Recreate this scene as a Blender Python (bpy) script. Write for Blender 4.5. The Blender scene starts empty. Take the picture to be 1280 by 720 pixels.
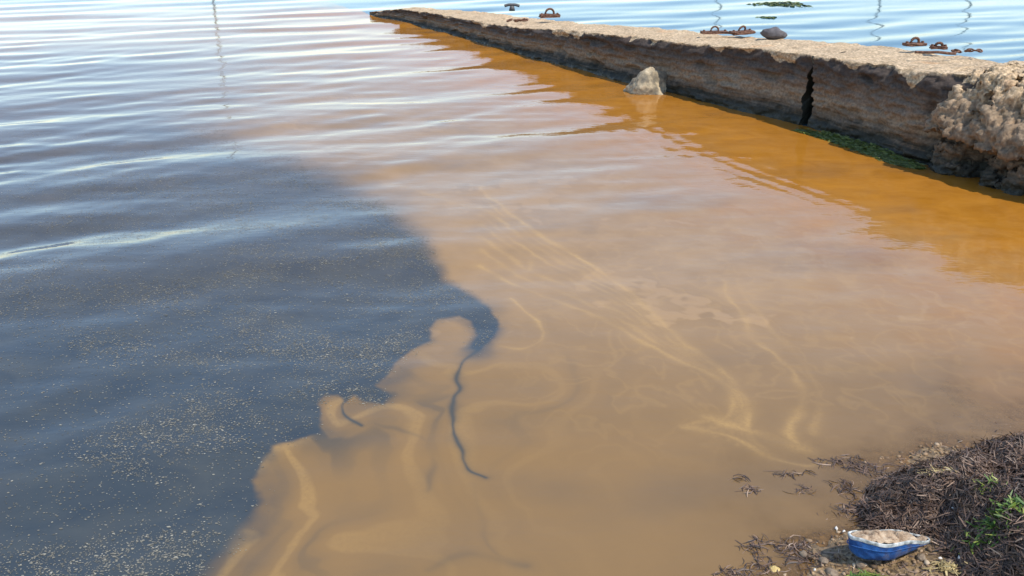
import bpy, bmesh, math, random
import numpy as np
from mathutils import Vector, Matrix, Euler

# ------------------------------------------------------------------ camera, sky, sun, exposure
sc = bpy.context.scene
R = math.radians
FPX, CAM_H, HOR = 1108.0, 1.70, 120.0           # focal length in photo pixels, eye height, horizon above frame
PITCH = math.atan((360 + HOR) / FPX)

cam_d = bpy.data.cameras.new('camera')
cam_d.sensor_width = 36.0
cam_d.lens = FPX / 1280.0 * 36.0
cam_d.clip_start = 0.05
cam_d.clip_end = 6000
cam = bpy.data.objects.new('camera', cam_d)
sc.collection.objects.link(cam)
cam.location = (0, 0, CAM_H)
cam.rotation_euler = (math.pi / 2 - PITCH, 0, 0)
sc.camera = cam

SUN_EL, SUN_AZ = R(57), R(122)                   # azimuth clockwise from +Y
sun_dir = Vector((math.sin(SUN_AZ) * math.cos(SUN_EL), math.cos(SUN_AZ) * math.cos(SUN_EL), math.sin(SUN_EL)))
world = bpy.data.worlds.new('World')
sc.world = world
world.use_nodes = True
wn = world.node_tree
sky = wn.nodes.new('ShaderNodeTexSky')
sky.sky_type = 'NISHITA'
sky.sun_disc = False
sky.sun_elevation = SUN_EL
sky.sun_rotation = SUN_AZ
sky.air_density = 1.0
sky.dust_density = 0.3
sky.ozone_density = 1.0
wn.nodes['Background'].inputs['Strength'].default_value = 0.15
wn.links.new(sky.outputs['Color'], wn.nodes['Background'].inputs['Color'])

sun_l = bpy.data.lights.new('sun', 'SUN')
sun_l.energy = 2.5
sun_l.angle = R(0.5)
sun_l.color = (1.0, 0.93, 0.82)
sun = bpy.data.objects.new('sun', sun_l)
sc.collection.objects.link(sun)
sun.location = sun_dir * 30
sun.rotation_euler = sun_dir.to_track_quat('Z', 'Y').to_euler()

sc.view_settings.view_transform = 'Standard'
sc.view_settings.look = 'None'
sc.view_settings.exposure = 0.8
sc.view_settings.gamma = 1.0
sc.view_settings.use_curve_mapping = False
sc.render.engine = 'CYCLES'
sc.cycles.use_denoising = True
sc.cycles.max_bounces = 8
sc.cycles.transparent_max_bounces = 8

rng = np.random.default_rng(11)
random.seed(5)

# ------------------------------------------------------------------ maths helpers
def un(x, y, z=0.0):
    """photo pixel -> point on the horizontal plane at height z"""
    u, v = (x - 640) / FPX, (y - 360) / FPX
    d = (u, math.cos(PITCH) - v * math.sin(PITCH), -math.sin(PITCH) - v * math.cos(PITCH))
    t = (z - CAM_H) / d[2]
    return (d[0] * t, d[1] * t)

def unl(pts, z=0.0):
    return np.array([un(x, y, z) for x, y in pts])

_perm = np.random.default_rng(3).permutation(256)
_perm = np.concatenate([_perm, _perm, _perm])
_g = np.random.default_rng(4).normal(size=(256, 3))
_g /= np.linalg.norm(_g, axis=1)[:, None]

def perlin(x, y, z=None):
    x = np.asarray(x, float); y = np.asarray(y, float)
    z = np.zeros_like(x) if z is None else np.asarray(z, float) + 0 * x
    xi, yi, zi = np.floor(x).astype(int), np.floor(y).astype(int), np.floor(z).astype(int)
    xf, yf, zf = x - xi, y - yi, z - zi
    u, v, w = [t * t * t * (t * (t * 6 - 15) + 10) for t in (xf, yf, zf)]
    out = 0
    for i in (0, 1):
        for j in (0, 1):
            for k in (0, 1):
                h = _perm[_perm[_perm[(xi + i) & 255] + ((yi + j) & 255)] + ((zi + k) & 255)]
                g = _g[h]
                d = g[..., 0] * (xf - i) + g[..., 1] * (yf - j) + g[..., 2] * (zf - k)
                out = out + d * (u if i else 1 - u) * (v if j else 1 - v) * (w if k else 1 - w)
    return out * 1.6

def fbm(x, y, z=None, o=4, gain=0.5):
    s, a, f = 0, 1.0, 1.0
    z = np.zeros_like(np.asarray(x, float)) if z is None else z
    for i in range(o):
        s = s + a * perlin(x * f + 17.3 * i, y * f - 9.1 * i, np.asarray(z) * f + 5.7 * i)
        a *= gain; f *= 2.03
    return s

def sstep(a, b, x):
    t = np.clip((x - a) / (b - a), 0, 1)
    return t * t * (3 - 2 * t)

def seg_dist(P, line):
    """distance from points P (N,2) to a polyline"""
    best = np.full(len(P), 1e9)
    for a, b in zip(line[:-1], line[1:]):
        ab = b - a
        t = np.clip(((P - a) @ ab) / (ab @ ab + 1e-12), 0, 1)
        d = np.hypot(P[:, 0] - a[0] - t * ab[0], P[:, 1] - a[1] - t * ab[1])
        best = np.minimum(best, d)
    return best

def inside(P, poly):
    r = np.zeros(len(P), bool)
    x, y = P[:, 0], P[:, 1]
    for a, b in zip(poly, np.roll(poly, -1, axis=0)):
        c = ((a[1] > y) != (b[1] > y)) & (x < (b[0] - a[0]) * (y - a[1]) / (b[1] - a[1] + 1e-15) + a[0])
        r ^= c
    return r

def sdist(P, poly):
    d = seg_dist(P, np.vstack([poly, poly[:1]]))
    return np.where(inside(P, poly), -d, d)

def smooth_line(pts, n=6):
    """Catmull-Rom resampling of a polyline"""
    p = np.asarray(pts, float)
    q = np.vstack([2 * p[0] - p[1], p, 2 * p[-1] - p[-2]])
    out = []
    for i in range(1, len(q) - 2):
        for t in np.linspace(0, 1, n, endpoint=False):
            a, b, c, d = q[i - 1], q[i], q[i + 1], q[i + 2]
            out.append(0.5 * (2 * b + (c - a) * t + (2 * a - 5 * b + 4 * c - d) * t * t + (3 * b - a - 3 * c + d) * t ** 3))
    out.append(p[-1])
    return np.array(out)

# ------------------------------------------------------------------ object helpers
def make_mesh(name, verts, faces, attrs=None, smooth=True):
    me = bpy.data.meshes.new(name)
    verts = np.asarray(verts, np.float32)
    faces = np.asarray(faces, np.int32)
    k = faces.shape[1]
    me.vertices.add(len(verts)); me.vertices.foreach_set('co', verts.ravel())
    me.loops.add(faces.size); me.loops.foreach_set('vertex_index', faces.ravel())
    me.polygons.add(len(faces))
    me.polygons.foreach_set('loop_start', np.arange(0, faces.size, k, dtype=np.int32))
    me.polygons.foreach_set('loop_total', np.full(len(faces), k, np.int32))
    me.update(calc_edges=True)
    me.polygons.foreach_set('use_smooth', np.full(len(faces), smooth, bool))
    for an, av in (attrs or {}).items():
        at = me.attributes.new(an, 'FLOAT', 'POINT')
        at.data.foreach_set('value', np.asarray(av, np.float32).ravel())
    me.validate()
    return me

def link(name, me, mat=None, parent=None, loc=(0, 0, 0), rot=(0, 0, 0)):
    o = bpy.data.objects.new(name, me)
    sc.collection.objects.link(o)
    if mat is not None and me is not None and not me.materials:
        me.materials.append(mat)
    o.location = loc; o.rotation_euler = rot
    if parent is not None:
        o.parent = parent
    return o

def empty(name, loc, rot=(0, 0, 0)):
    o = bpy.data.objects.new(name, None)
    o.empty_display_size = 0.05
    sc.collection.objects.link(o)
    o.location = loc; o.rotation_euler = rot
    return o

def tag(o, label=None, cat=None, group=None, kind=None):
    if label: o['label'] = label
    if cat: o['category'] = cat
    if group: o['group'] = group
    if kind: o['kind'] = kind
    return o

def bm_mesh(name, bm, smooth=True):
    me = bpy.data.meshes.new(name)
    bm.normal_update()
    bm.to_mesh(me); bm.free()
    for p in me.polygons: p.use_smooth = smooth
    return me

def grid_faces(nu, nv, wrap_v=False):
    """faces for a (nu, nv) vertex grid"""
    i, j = np.meshgrid(np.arange(nu - 1), np.arange(nv if wrap_v else nv - 1), indexing='ij')
    j2 = (j + 1) % nv
    return np.stack([i * nv + j, (i + 1) * nv + j, (i + 1) * nv + j2, i * nv + j2], -1).reshape(-1, 4)

def tube(path, rad, n=8, closed=False):
    """verts, faces for a tube along path (N,3); rad scalar or list"""
    p = np.asarray(path, float); N = len(p)
    rad = np.broadcast_to(np.asarray(rad, float), (N,))
    if closed:
        tan = np.roll(p, -1, 0) - np.roll(p, 1, 0)
    else:
        tan = np.gradient(p, axis=0)
    tan /= np.linalg.norm(tan, axis=1)[:, None] + 1e-12
    ref = np.array([0, 0, 1.0])
    V = []
    for i in range(N):
        r = ref if abs(tan[i] @ ref) < 0.95 else np.array([1.0, 0, 0])
        a = np.cross(tan[i], r); a /= np.linalg.norm(a)
        b = np.cross(tan[i], a)
        th = np.linspace(0, 2 * math.pi, n, endpoint=False)
        V.append(p[i] + rad[i] * (np.cos(th)[:, None] * a + np.sin(th)[:, None] * b))
    V = np.vstack(V)
    F = grid_faces(N, n, True)
    if closed:
        k = np.arange(n)
        F = np.vstack([F, np.stack([(N - 1) * n + k, k, (k + 1) % n, (N - 1) * n + (k + 1) % n], -1)])
    else:
        V = np.vstack([V, p[0], p[-1]])
        a, b = N * n, N * n + 1
        k = np.arange(n)
        F = np.vstack([F, np.stack([np.full(n, a), k, (k + 1) % n, np.full(n, a)], -1)[:, :4],
                       np.stack([np.full(n, b), (N - 1) * n + (k + 1) % n, (N - 1) * n + k, np.full(n, b)], -1)])
        F = F[[len(set(f)) == 4 for f in F.tolist()]] if False else F
    return V, F

def mesh_any(name, verts, faces, smooth=True):
    """from_pydata that drops repeated corners"""
    me = bpy.data.meshes.new(name)
    fl = []
    for f in np.asarray(faces).tolist():
        g = []
        for v in f:
            if v not in g: g.append(v)
        if len(g) >= 3: fl.append(g)
    me.from_pydata([tuple(v) for v in np.asarray(verts).tolist()], [], fl)
    me.update(); me.validate()
    for p in me.polygons: p.use_smooth = smooth
    return me

# ------------------------------------------------------------------ material helpers
class NT:
    def __init__(self, name):
        self.m = bpy.data.materials.new(name); self.m.use_nodes = True
        self.t = self.m.node_tree
        self.bsdf = self.t.nodes['Principled BSDF']
        self.out = self.t.nodes['Material Output']
        self.geo = None
    def n(self, typ, **kw):
        nd = self.t.nodes.new(typ)
        for k, v in kw.items(): setattr(nd, k, v)
        return nd
    def l(self, a, b): self.t.links.new(a, b)
    def val(self, sock, v):
        if hasattr(v, 'is_output') or isinstance(v, bpy.types.NodeSocket): self.l(v, sock)
        elif isinstance(v, (tuple, list)): sock.default_value = (*v, 1.0) if len(v) == 3 and sock.type == 'RGBA' else v
        else: sock.default_value = v
    def coord(self):
        if self.geo is None: self.geo = self.n('ShaderNodeTexCoord')
        return self.geo.outputs['Object']
    def noise(self, scale, detail=4, rough=0.55, vec=None, dist=0.0):
        nd = self.n('ShaderNodeTexNoise')
        self.l(vec or self.coord(), nd.inputs['Vector'])
        nd.inputs['Scale'].default_value = scale; nd.inputs['Detail'].default_value = detail
        nd.inputs['Roughness'].default_value = rough; nd.inputs['Distortion'].default_value = dist
        return nd.outputs['Fac']
    def stretch(self, sx, sy, sz, rz=0):
        mp = self.n('ShaderNodeMapping'); self.l(self.coord(), mp.inputs['Vector'])
        mp.inputs['Scale'].default_value = (sx, sy, sz); mp.inputs['Rotation'].default_value = (0, 0, rz)
        return mp.outputs['Vector']
    def attr(self, name):
        nd = self.n('ShaderNodeAttribute'); nd.attribute_name = name
        return nd.outputs['Fac']
    def ramp(self, fac, stops, interp='LINEAR'):
        nd = self.n('ShaderNodeValToRGB'); nd.color_ramp.interpolation = interp
        el = nd.color_ramp.elements
        while len(el) < len(stops): el.new(0.5)
        for e, (p, c) in zip(el, stops):
            e.position = p; e.color = (*c, 1) if isinstance(c, (tuple, list)) else (c, c, c, 1)
        self.l(fac, nd.inputs['Fac'])
        return nd.outputs['Color']
    def mix(self, fac, a, b, mode='MIX'):
        nd = self.n('ShaderNodeMix', data_type='RGBA', blend_type=mode)
        self.val(nd.inputs['Factor'], fac); self.val(nd.inputs['A'], a) if False else None
        ins = [s for s in nd.inputs if s.type == 'RGBA']
        self.val(ins[0], a); self.val(ins[1], b)
        return [o for o in nd.outputs if o.type == 'RGBA'][0]
    def math(self, op, a, b=None, c=None, clamp=False):
        nd = self.n('ShaderNodeMath', operation=op, use_clamp=clamp)
        for i, v in enumerate((a, b, c)):
            if v is not None: self.val(nd.inputs[i], v)
        return nd.outputs[0]
    def bump(self, height, strength=0.5, dist=0.01, normal=None):
        nd = self.n('ShaderNodeBump'); self.l(height, nd.inputs['Height'])
        nd.inputs['Strength'].default_value = strength; nd.inputs['Distance'].default_value = dist
        if normal is not None: self.l(normal, nd.inputs['Normal'])
        return nd.outputs['Normal']
    def set(self, **kw):
        for k, v in kw.items(): self.val(self.bsdf.inputs[k.replace('_', ' ')], v)
        return self

# ------------------------------------------------------------------ plan of the place
front_px = [(462, 18), (490, 24), (540, 36), (600, 53), (640, 65), (700, 80), (740, 91), (785, 102.5), (845, 117.5),
            (900, 131), (960, 146), (1005, 157)]
FRONT_FAR = unl(front_px)
FRONT_NEAR = np.vstack([unl([(1009, 158), (1040, 168), (1080, 180), (1115, 193), (1143, 202)]),
                        [(3.06, 5.98), (3.30, 5.62), (3.62, 4.95), (4.0, 4.0), (4.45, 2.9)]])
BLOCK_FRONT = np.vstack([unl([(1142, 205), (1164, 215), (1198, 227), (1235, 237), (1262, 243)]),
                         [(3.30, 5.25), (3.52, 4.8), (3.8, 4.2), (4.1, 3.5), (4.4, 2.8)]])
FRONT_ALL = np.vstack([FRONT_FAR, FRONT_NEAR])
shore_pts = np.array([(-400, -60), (-60, -4), (-6, 0.2), (-1, 0.85), (0.1, 1.30), (0.60, 1.74), (0.90, 2.02), (1.13, 2.28),
                      (1.42, 2.44), (1.95, 2.70), (3.0, 3.0), (4.5, 3.3), (60, 9), (400, 60)])

def shore_y(x):
    return np.interp(x, shore_pts[:, 0], shore_pts[:, 1])

mound_poly = unl([(1166, 664), (1120, 655), (1086, 650), (1079, 628), (1092, 603), (1135, 585), (1200, 568), (1290, 548),
                  (1420, 515), (1600, 540), (1600, 780), (1330, 790), (1240, 760), (1205, 715)], 0.03)

def ground_z(x, y):
    """beach and sea bed height without the weed mound"""
    x = np.asarray(x, float); y = np.asarray(y, float)
    s = (shore_y(x) - y) * 0.75                       # >0 on land
    land = 0.16 * s / (1 + 0.05 * np.maximum(s, 0)) 
    sea = np.where(s < -1.2, -0.084 + (s + 1.2) * 0.22, s * 0.07)
    z = np.where(s > 0, np.minimum(land * 0.6, 3), np.maximum(sea, -2.5))
    near = np.exp(-np.hypot(x - 1, y - 2) / 6)
    return z + near * (0.016 * fbm(x * 3.1, y * 3.1, 0.3, 3) + 0.004 * fbm(x * 17, y * 17, 0.7, 3))

def mound_z(x, y):
    P = np.stack([np.ravel(x), np.ravel(y)], -1).astype(float)
    d = -sdist(P, mound_poly) + 0.02 * fbm(P[:, 0] * 9, P[:, 1] * 9, 1.7, 2)
    h = sstep(-0.015, 0.15, d) * (0.125 + 0.045 * fbm(P[:, 0] * 2.6, P[:, 1] * 2.6, 4.1, 2)) + 0.03 * sstep(0.1, 0.6, d)
    h += sstep(0, .05, d) * 0.022 * fbm(P[:, 0] * 14, P[:, 1] * 14, 2.2, 3)
    return h.reshape(np.shape(x))

def surf_z(x, y):
    return ground_z(x, y) + mound_z(x, y)

# waves: (wavelength, height, direction of travel in degrees, phase)
WAVES = []
wr = np.random.default_rng(21)
for lam, a, spread, cnt in ((1.5, 0.0052, 9, 4), (0.95, 0.0032, 11, 5), (0.60, 0.0016, 18, 7), (0.40, 0.00062, 20, 8), (0.26, 0.00040, 26, 8), (0.17, 0.00024, 40, 8)):
    for i in range(cnt):
        WAVES.append((lam * wr.uniform(0.85, 1.18), a * wr.uniform(0.6, 1.15), -62 + wr.normal(0, spread), wr.uniform(0, 6.28)))

def wave_z(x, y, spacing=None):
    x = np.asarray(x, float); y = np.asarray(y, float)
    # slow bending of the crests
    wx = x + 0.16 * perlin(x * 0.35, y * 0.35, 3.3)
    wy = y + 0.16 * perlin(x * 0.3 + 9, y * 0.3, 7.1)
    lee = 0.30 + 0.70 * sstep(1.6, -1.6, x - 0.10 * (y - 4))          # calmer beside the jetty
    behind = x > np.interp(y, np.append(FRONT_ALL[::-1, 1], 15.8), np.append(FRONT_ALL[::-1, 0], -2.6)) + 0.3
    lee = np.where(behind | (y > 17), 0.75, lee)
    shoal = sstep(0.0, 0.9, (y - shore_y(x)) * 0.75)
    gust = np.clip(0.85 + 0.75 * perlin(x * 0.45 + 3, y * 0.32, 11.0), 0.35, 1.15)
    gust2 = np.clip(0.9 + 0.8 * perlin(x * 0.9 - 5, y * 0.7, 15.0), 0.3, 1.3)
    z = np.zeros_like(x)
    for lam, a, ang, ph in WAVES:
        k = 2 * math.pi / lam
        c, s = math.cos(R(ang)), math.sin(R(ang))
        comp = a * np.sin(k * (wx * c + wy * s) + ph)
        e = lee if lam > 0.3 else (0.62 + 0.38 * lee)
        e = e * (gust if lam > 0.75 else gust2)
        if spacing is not None: e = e * sstep(2.2, 5.0, lam / spacing)
        z = z + comp * e
    z = z * (0.25 + 0.75 * shoal)
    # ripples thrown back by the jetty
    for (cx, cy, ang, lam, a, rx, ry) in ((1.75, 5.75, 207, 0.135, 0.0011, 0.55, 0.22), (1.2, 7.0, 200, 0.17, 0.0008, 0.8, 0.5)):
        c, s = math.cos(R(ang)), math.sin(R(ang))
        u, v = (x - cx) * c + (y - cy) * s, -(x - cx) * s + (y - cy) * c
        z = z + a * np.sin(2 * math.pi * u / lam + 0.8 * v) * np.exp(-(u / ry) ** 2 - (v / rx) ** 2)
    # gust patches modulate
    return z

# ------------------------------------------------------------------ materials
def mat_water():
    t = NT('harbour_water')
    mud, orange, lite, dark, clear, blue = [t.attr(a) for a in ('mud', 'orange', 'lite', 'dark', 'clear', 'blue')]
    n1 = t.noise(0.9, 4, 0.5, t.stretch(1, 1, 1), 1.2)
    n2 = t.noise(3.5, 5, 0.6, t.stretch(1, 1.6, 1), 1.0)
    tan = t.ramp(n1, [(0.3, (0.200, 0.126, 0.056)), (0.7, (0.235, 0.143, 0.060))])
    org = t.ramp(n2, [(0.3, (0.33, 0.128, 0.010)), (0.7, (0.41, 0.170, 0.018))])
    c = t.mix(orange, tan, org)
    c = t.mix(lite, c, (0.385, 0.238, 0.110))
    grain = t.ramp(t.noise(70, 4, 0.7), [(0.32, 0.55), (0.58, 1.0)])
    c = t.mix(t.math('MULTIPLY', t.attr('filament'), grain), c, (0.56, 0.34, 0.11))
    deep = t.ramp(n2, [(0.3, (0.036, 0.049, 0.060)), (0.7, (0.060, 0.070, 0.072))])
    c = t.mix(dark, c, (0.06, 0.062, 0.055))
    c = t.mix(mud, deep, c)
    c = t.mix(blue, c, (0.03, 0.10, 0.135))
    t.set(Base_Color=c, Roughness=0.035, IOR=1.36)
    h = t.noise(26, 3, 0.5, t.stretch(1, 1.8, 1, R(-28)))
    h2 = t.noise(9, 2, 0.5, t.stretch(1, 2.2, 1, R(-24)))
    hh = t.math('ADD', t.math('MULTIPLY', h, 0.25), h2)
    nrm = t.bump(hh, 0.10, 0.012)
    t.l(nrm, t.bsdf.inputs['Normal'])
    # thin water over the beach lets the bed show
    fr = t.n('ShaderNodeFresnel'); fr.inputs['IOR'].default_value = 1.333; t.l(nrm, fr.inputs['Normal'])
    tr = t.n('ShaderNodeBsdfTransparent'); tr.inputs['Color'].default_value = (0.93, 0.84, 0.66, 1)
    gl = t.n('ShaderNodeBsdfGlossy'); gl.inputs['Roughness'].default_value = 0.04; t.l(nrm, gl.inputs['Normal'])
    m1 = t.n('ShaderNodeMixShader'); t.l(fr.outputs[0], m1.inputs[0]); t.l(tr.outputs[0], m1.inputs[1]); t.l(gl.outputs[0], m1.inputs[2])
    m2 = t.n('ShaderNodeMixShader'); t.l(clear, m2.inputs[0]); t.l(t.bsdf.outputs[0], m2.inputs[1]); t.l(m1.outputs[0], m2.inputs[2])
    t.l(m2.outputs[0], t.out.inputs['Surface'])
    return t.m

def mat_concrete(rubble=False):
    t = NT('rubble_concrete' if rubble else 'weathered_concrete')
    rel, up = t.attr('rel'), t.attr('up')
    strata = t.noise(1.0, 5, 0.6, t.stretch(2.2, 2.2, 42))
    blot = t.noise(5.5, 5, 0.62)
    fine = t.noise(48, 5, 0.65)
    grit = t.noise(140, 3, 0.6)
    r = t.math('ADD', rel, t.math('MULTIPLY', t.math('SUBTRACT', blot, 0.5), 0.34))
    r = t.math('ADD', r, t.math('MULTIPLY', t.math('SUBTRACT', strata, 0.5), 0.38), clamp=True)
    if rubble:
        face = t.ramp(r, [(0.0, (0.018, 0.019, 0.012)), (0.10, (0.05, 0.045, 0.03)), (0.22, (0.14, 0.098, 0.06)), (0.55, (0.28, 0.195, 0.12)), (1.0, (0.42, 0.295, 0.18))])
    else:
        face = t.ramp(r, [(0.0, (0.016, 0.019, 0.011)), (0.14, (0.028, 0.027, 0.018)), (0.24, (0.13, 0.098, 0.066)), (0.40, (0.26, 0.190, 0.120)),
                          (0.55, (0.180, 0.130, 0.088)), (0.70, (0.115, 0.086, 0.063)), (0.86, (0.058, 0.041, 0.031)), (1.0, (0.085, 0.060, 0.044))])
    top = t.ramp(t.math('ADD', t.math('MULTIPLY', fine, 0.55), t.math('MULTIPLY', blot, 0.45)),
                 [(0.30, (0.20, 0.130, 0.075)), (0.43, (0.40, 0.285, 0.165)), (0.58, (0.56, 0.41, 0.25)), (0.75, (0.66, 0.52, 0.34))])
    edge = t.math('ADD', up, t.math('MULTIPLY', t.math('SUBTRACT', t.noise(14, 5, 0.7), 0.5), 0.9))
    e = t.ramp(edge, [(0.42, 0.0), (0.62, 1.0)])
    if rubble:
        e = t.math('MULTIPLY', e, 1.0)
    vor = t.n('ShaderNodeTexVoronoi'); t.l(t.coord(), vor.inputs['Vector']); vor.inputs['Scale'].default_value = 30 if rubble else 55
    spot = t.ramp(vor.outputs['Distance'], [(0.0, 0.6), (0.45, 1.0), (0.8, 1.25)])
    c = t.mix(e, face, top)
    c = t.mix(0.75 if rubble else 0.45, c, t.mix(1.0, c, spot, 'MULTIPLY'))
    streak = t.ramp(fine, [(0.35, 0.62), (0.5, 1.0), (0.68, 1.42)])
    c = t.mix(0.8, c, t.mix(1.0, c, streak, 'MULTIPLY'))
    rust = t.ramp(t.noise(2.3, 4, 0.6), [(0.60, 0.0), (0.72, 0.5)])
    c = t.mix(rust, c, t.mix(1.0, c, (1.25, 0.85, 0.55), 'MULTIPLY'))
    t.set(Base_Color=c)
    wet = t.ramp(rel, [(0.02, 0.35), (0.16, 0.9)])
    t.set(Roughness=wet)
    hgt = t.math('ADD', t.math('MULTIPLY', fine, 1.0), t.math('MULTIPLY', grit, 0.45))
    t.l(t.bump(hgt, 0.9, 0.012 if rubble else 0.009), t.bsdf.inputs['Normal'])
    return t.m

def mat_simple(name, stops, scale=20, rough=0.8, bump=0.3, bdist=0.004, metallic=0.0, detail=5):
    t = NT(name)
    n = t.noise(scale, detail, 0.62)
    t.set(Base_Color=t.ramp(n, stops), Roughness=rough, Metallic=metallic)
    if bump: t.l(t.bump(t.noise(scale * 3, 4, 0.6), bump, bdist), t.bsdf.inputs['Normal'])
    return t.m

def mat_tint(name, stops, rough=0.7):
    t = NT(name)
    t.set(Base_Color=t.ramp(t.attr('tint'), stops), Roughness=rough)
    return t.m

M_water = mat_water()
M_conc = mat_concrete(False)
M_rubble = mat_concrete(True)
M_rust = mat_simple('rusty_iron', [(0.3, (0.05, 0.026, 0.018)), (0.5, (0.13, 0.058, 0.032)), (0.7, (0.26, 0.13, 0.075))], 60, 0.85, 0.6, 0.002)
M_iron = mat_simple('grey_iron', [(0.3, (0.05, 0.05, 0.05)), (0.6, (0.11, 0.10, 0.095))], 50, 0.6, 0.4, 0.002)
M_stone = mat_simple('shore_rock', [(0.30, (0.07, 0.07, 0.06)), (0.46, (0.22, 0.18, 0.12)), (0.60, (0.48, 0.38, 0.24)), (0.75, (0.66, 0.55, 0.38))], 9, 0.85, 0.8, 0.012)
M_greystone = mat_simple('grey_stone', [(0.3, (0.065, 0.058, 0.060)), (0.6, (0.13, 0.115, 0.115))], 14, 0.8, 0.6, 0.01)
M_algae = mat_tint('green_algae', [(0.0, (0.03, 0.042, 0.006)), (0.6, (0.09, 0.125, 0.014)), (1.0, (0.21, 0.20, 0.04))], 0.5)
M_weed = mat_tint('dead_seagrass', [(0.0, (0.022, 0.014, 0.012)), (0.40, (0.105, 0.062, 0.040)), (0.70, (0.21, 0.130, 0.084)), (0.90, (0.36, 0.245, 0.165)), (1.0, (0.58, 0.48, 0.39))], 0.55)
M_green = mat_tint('green_weed', [(0.0, (0.03, 0.07, 0.01)), (0.6, (0.10, 0.18, 0.02)), (1.0, (0.28, 0.30, 0.05))], 0.5)
M_straw = mat_tint('straw_weed', [(0.0, (0.20, 0.14, 0.05)), (0.6, (0.42, 0.32, 0.13)), (1.0, (0.62, 0.50, 0.26))], 0.6)
M_scum = mat_tint('scum_flakes', [(0.0, (0.08, 0.075, 0.055)), (0.5, (0.21, 0.185, 0.135)), (0.85, (0.33, 0.30, 0.225)), (1.0, (0.50, 0.46, 0.37))], 0.6)
def mat_canvas():
    t = NT('blue_canvas')
    c = t.ramp(t.noise(26, 6, 0.7), [(0.30, (0.010, 0.030, 0.085)), (0.45, (0.008, 0.068, 0.24)), (0.60, (0.014, 0.11, 0.34)), (0.75, (0.10, 0.21, 0.38))])
    mudd = t.ramp(t.noise(11, 6, 0.75), [(0.50, 0.0), (0.68, 0.85)])
    c = t.mix(mudd, c, (0.15, 0.105, 0.065))
    weave = t.n('ShaderNodeTexChecker'); t.l(t.coord(), weave.inputs['Vector']); weave.inputs['Scale'].default_value = 900
    t.set(Base_Color=c, Roughness=0.75)
    t.l(t.bump(t.math('ADD', t.noise(55, 5, 0.7), t.math('MULTIPLY', weave.outputs['Fac'], 0.2)), 0.6, 0.004), t.bsdf.inputs['Normal'])
    return t.m
M_blue = mat_canvas()
M_white = mat_simple('dirty_white_rubber', [(0.36, (0.09, 0.10, 0.10)), (0.48, (0.36, 0.38, 0.36)), (0.62, (0.68, 0.68, 0.64))], 34, 0.6, 0.2, 0.001)
M_sand = mat_simple('caked_sand', [(0.34, (0.12, 0.075, 0.045)), (0.47, (0.38, 0.26, 0.16)), (0.65, (0.56, 0.43, 0.29))], 55, 0.95, 0.9, 0.004)
M_shell = mat_simple('white_shell', [(0.3, (0.55, 0.50, 0.42)), (0.6, (0.80, 0.77, 0.70))], 60, 0.5, 0.3, 0.002)
M_pebble = mat_tint('pebbles', [(0.0, (0.07, 0.045, 0.025)), (0.4, (0.20, 0.125, 0.065)), (0.75, (0.34, 0.225, 0.125)), (0.94, (0.52, 0.41, 0.28)), (1.0, (0.72, 0.66, 0.56))], 0.75)
M_hull = mat_simple('white_gelcoat', [(0.3, (0.72, 0.72, 0.70)), (0.6, (0.80, 0.80, 0.78))], 2, 0.3, 0.0)
M_spar = mat_simple('dark_spar', [(0.3, (0.13, 0.13, 0.14)), (0.6, (0.18, 0.18, 0.19))], 6, 0.5, 0.0)

def mat_beach():
    t = NT('wet_beach')
    n = t.noise(7, 6, 0.6); f = t.noise(60, 5, 0.7)
    c = t.ramp(n, [(0.3, (0.12, 0.078, 0.040)), (0.5, (0.22, 0.145, 0.07)), (0.68, (0.30, 0.20, 0.095))])
    vor = t.n('ShaderNodeTexVoronoi'); t.l(t.coord(), vor.inputs['Vector']); vor.inputs['Scale'].default_value = 75
    g = t.ramp(vor.outputs['Color'], [(0.2, 0.45), (0.55, 1.0), (0.85, 1.7)])
    c = t.mix(0.7, c, t.mix(1.0, c, g, 'MULTIPLY'))
    t.set(Base_Color=c, Roughness=0.55)
    t.l(t.bump(t.math('ADD', f, vor.outputs['Distance']), 0.8, 0.006), t.bsdf.inputs['Normal'])
    return t.m
M_beach = mat_beach()

# ------------------------------------------------------------------ beach and sea bed (one sheet)
def axis(segs):
    out = []
    for a, b, n in segs: out.append(np.linspace(a, b, n, endpoint=False))
    out.append([segs[-1][1]])
    return np.concatenate(out)
gx = axis([(-400, -60, 10), (-60, -6, 18), (-6, 0.3, 40), (0.3, 2.6, 330), (2.6, 6, 60), (6, 60, 18), (60, 400, 10)])
gy = axis([(-400, -60, 10), (-60, -4, 18), (-4, 1.3, 60), (1.3, 3.6, 330), (3.6, 12, 60), (12, 80, 18), (80, 3000, 12)])
X, Y = np.meshgrid(gx, gy, indexing='ij')
Z = surf_z(X, Y)
beach = link('beach', make_mesh('beach', np.stack([X, Y, Z], -1).reshape(-1, 3), grid_faces(len(gx), len(gy))), M_beach)
tag(beach, kind='structure')

# ------------------------------------------------------------------ water sheet
# outline of the dark, mud-free patch (photo pixels turned into plan points)
DARK_PX = [(-700, 70), (-100, 66), (150, 62), (262, 66), (283, 100), (272, 140), (300, 178), (360, 196), (430, 215), (490, 258), (532, 300),
                     (556, 345), (597, 370), (614, 384), (626, 405), (616, 424), (600, 440), (588, 436), (597, 418), (590, 401), (572, 394),
                     (548, 397), (536, 410), (537, 426), (514, 440), (496, 456), (487, 472), (472, 486), (489, 497), (478, 509), (456, 506),
                     (440, 499), (431, 508), (421, 497), (405, 497), (398, 510), (402, 530), (398, 545), (376, 553), (346, 562), (325, 580),
                     (317, 600), (326, 625), (311, 650), (290, 680), (262, 705), (240, 735), (180, 800), (-300, 900), (-700, 500)]

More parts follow.
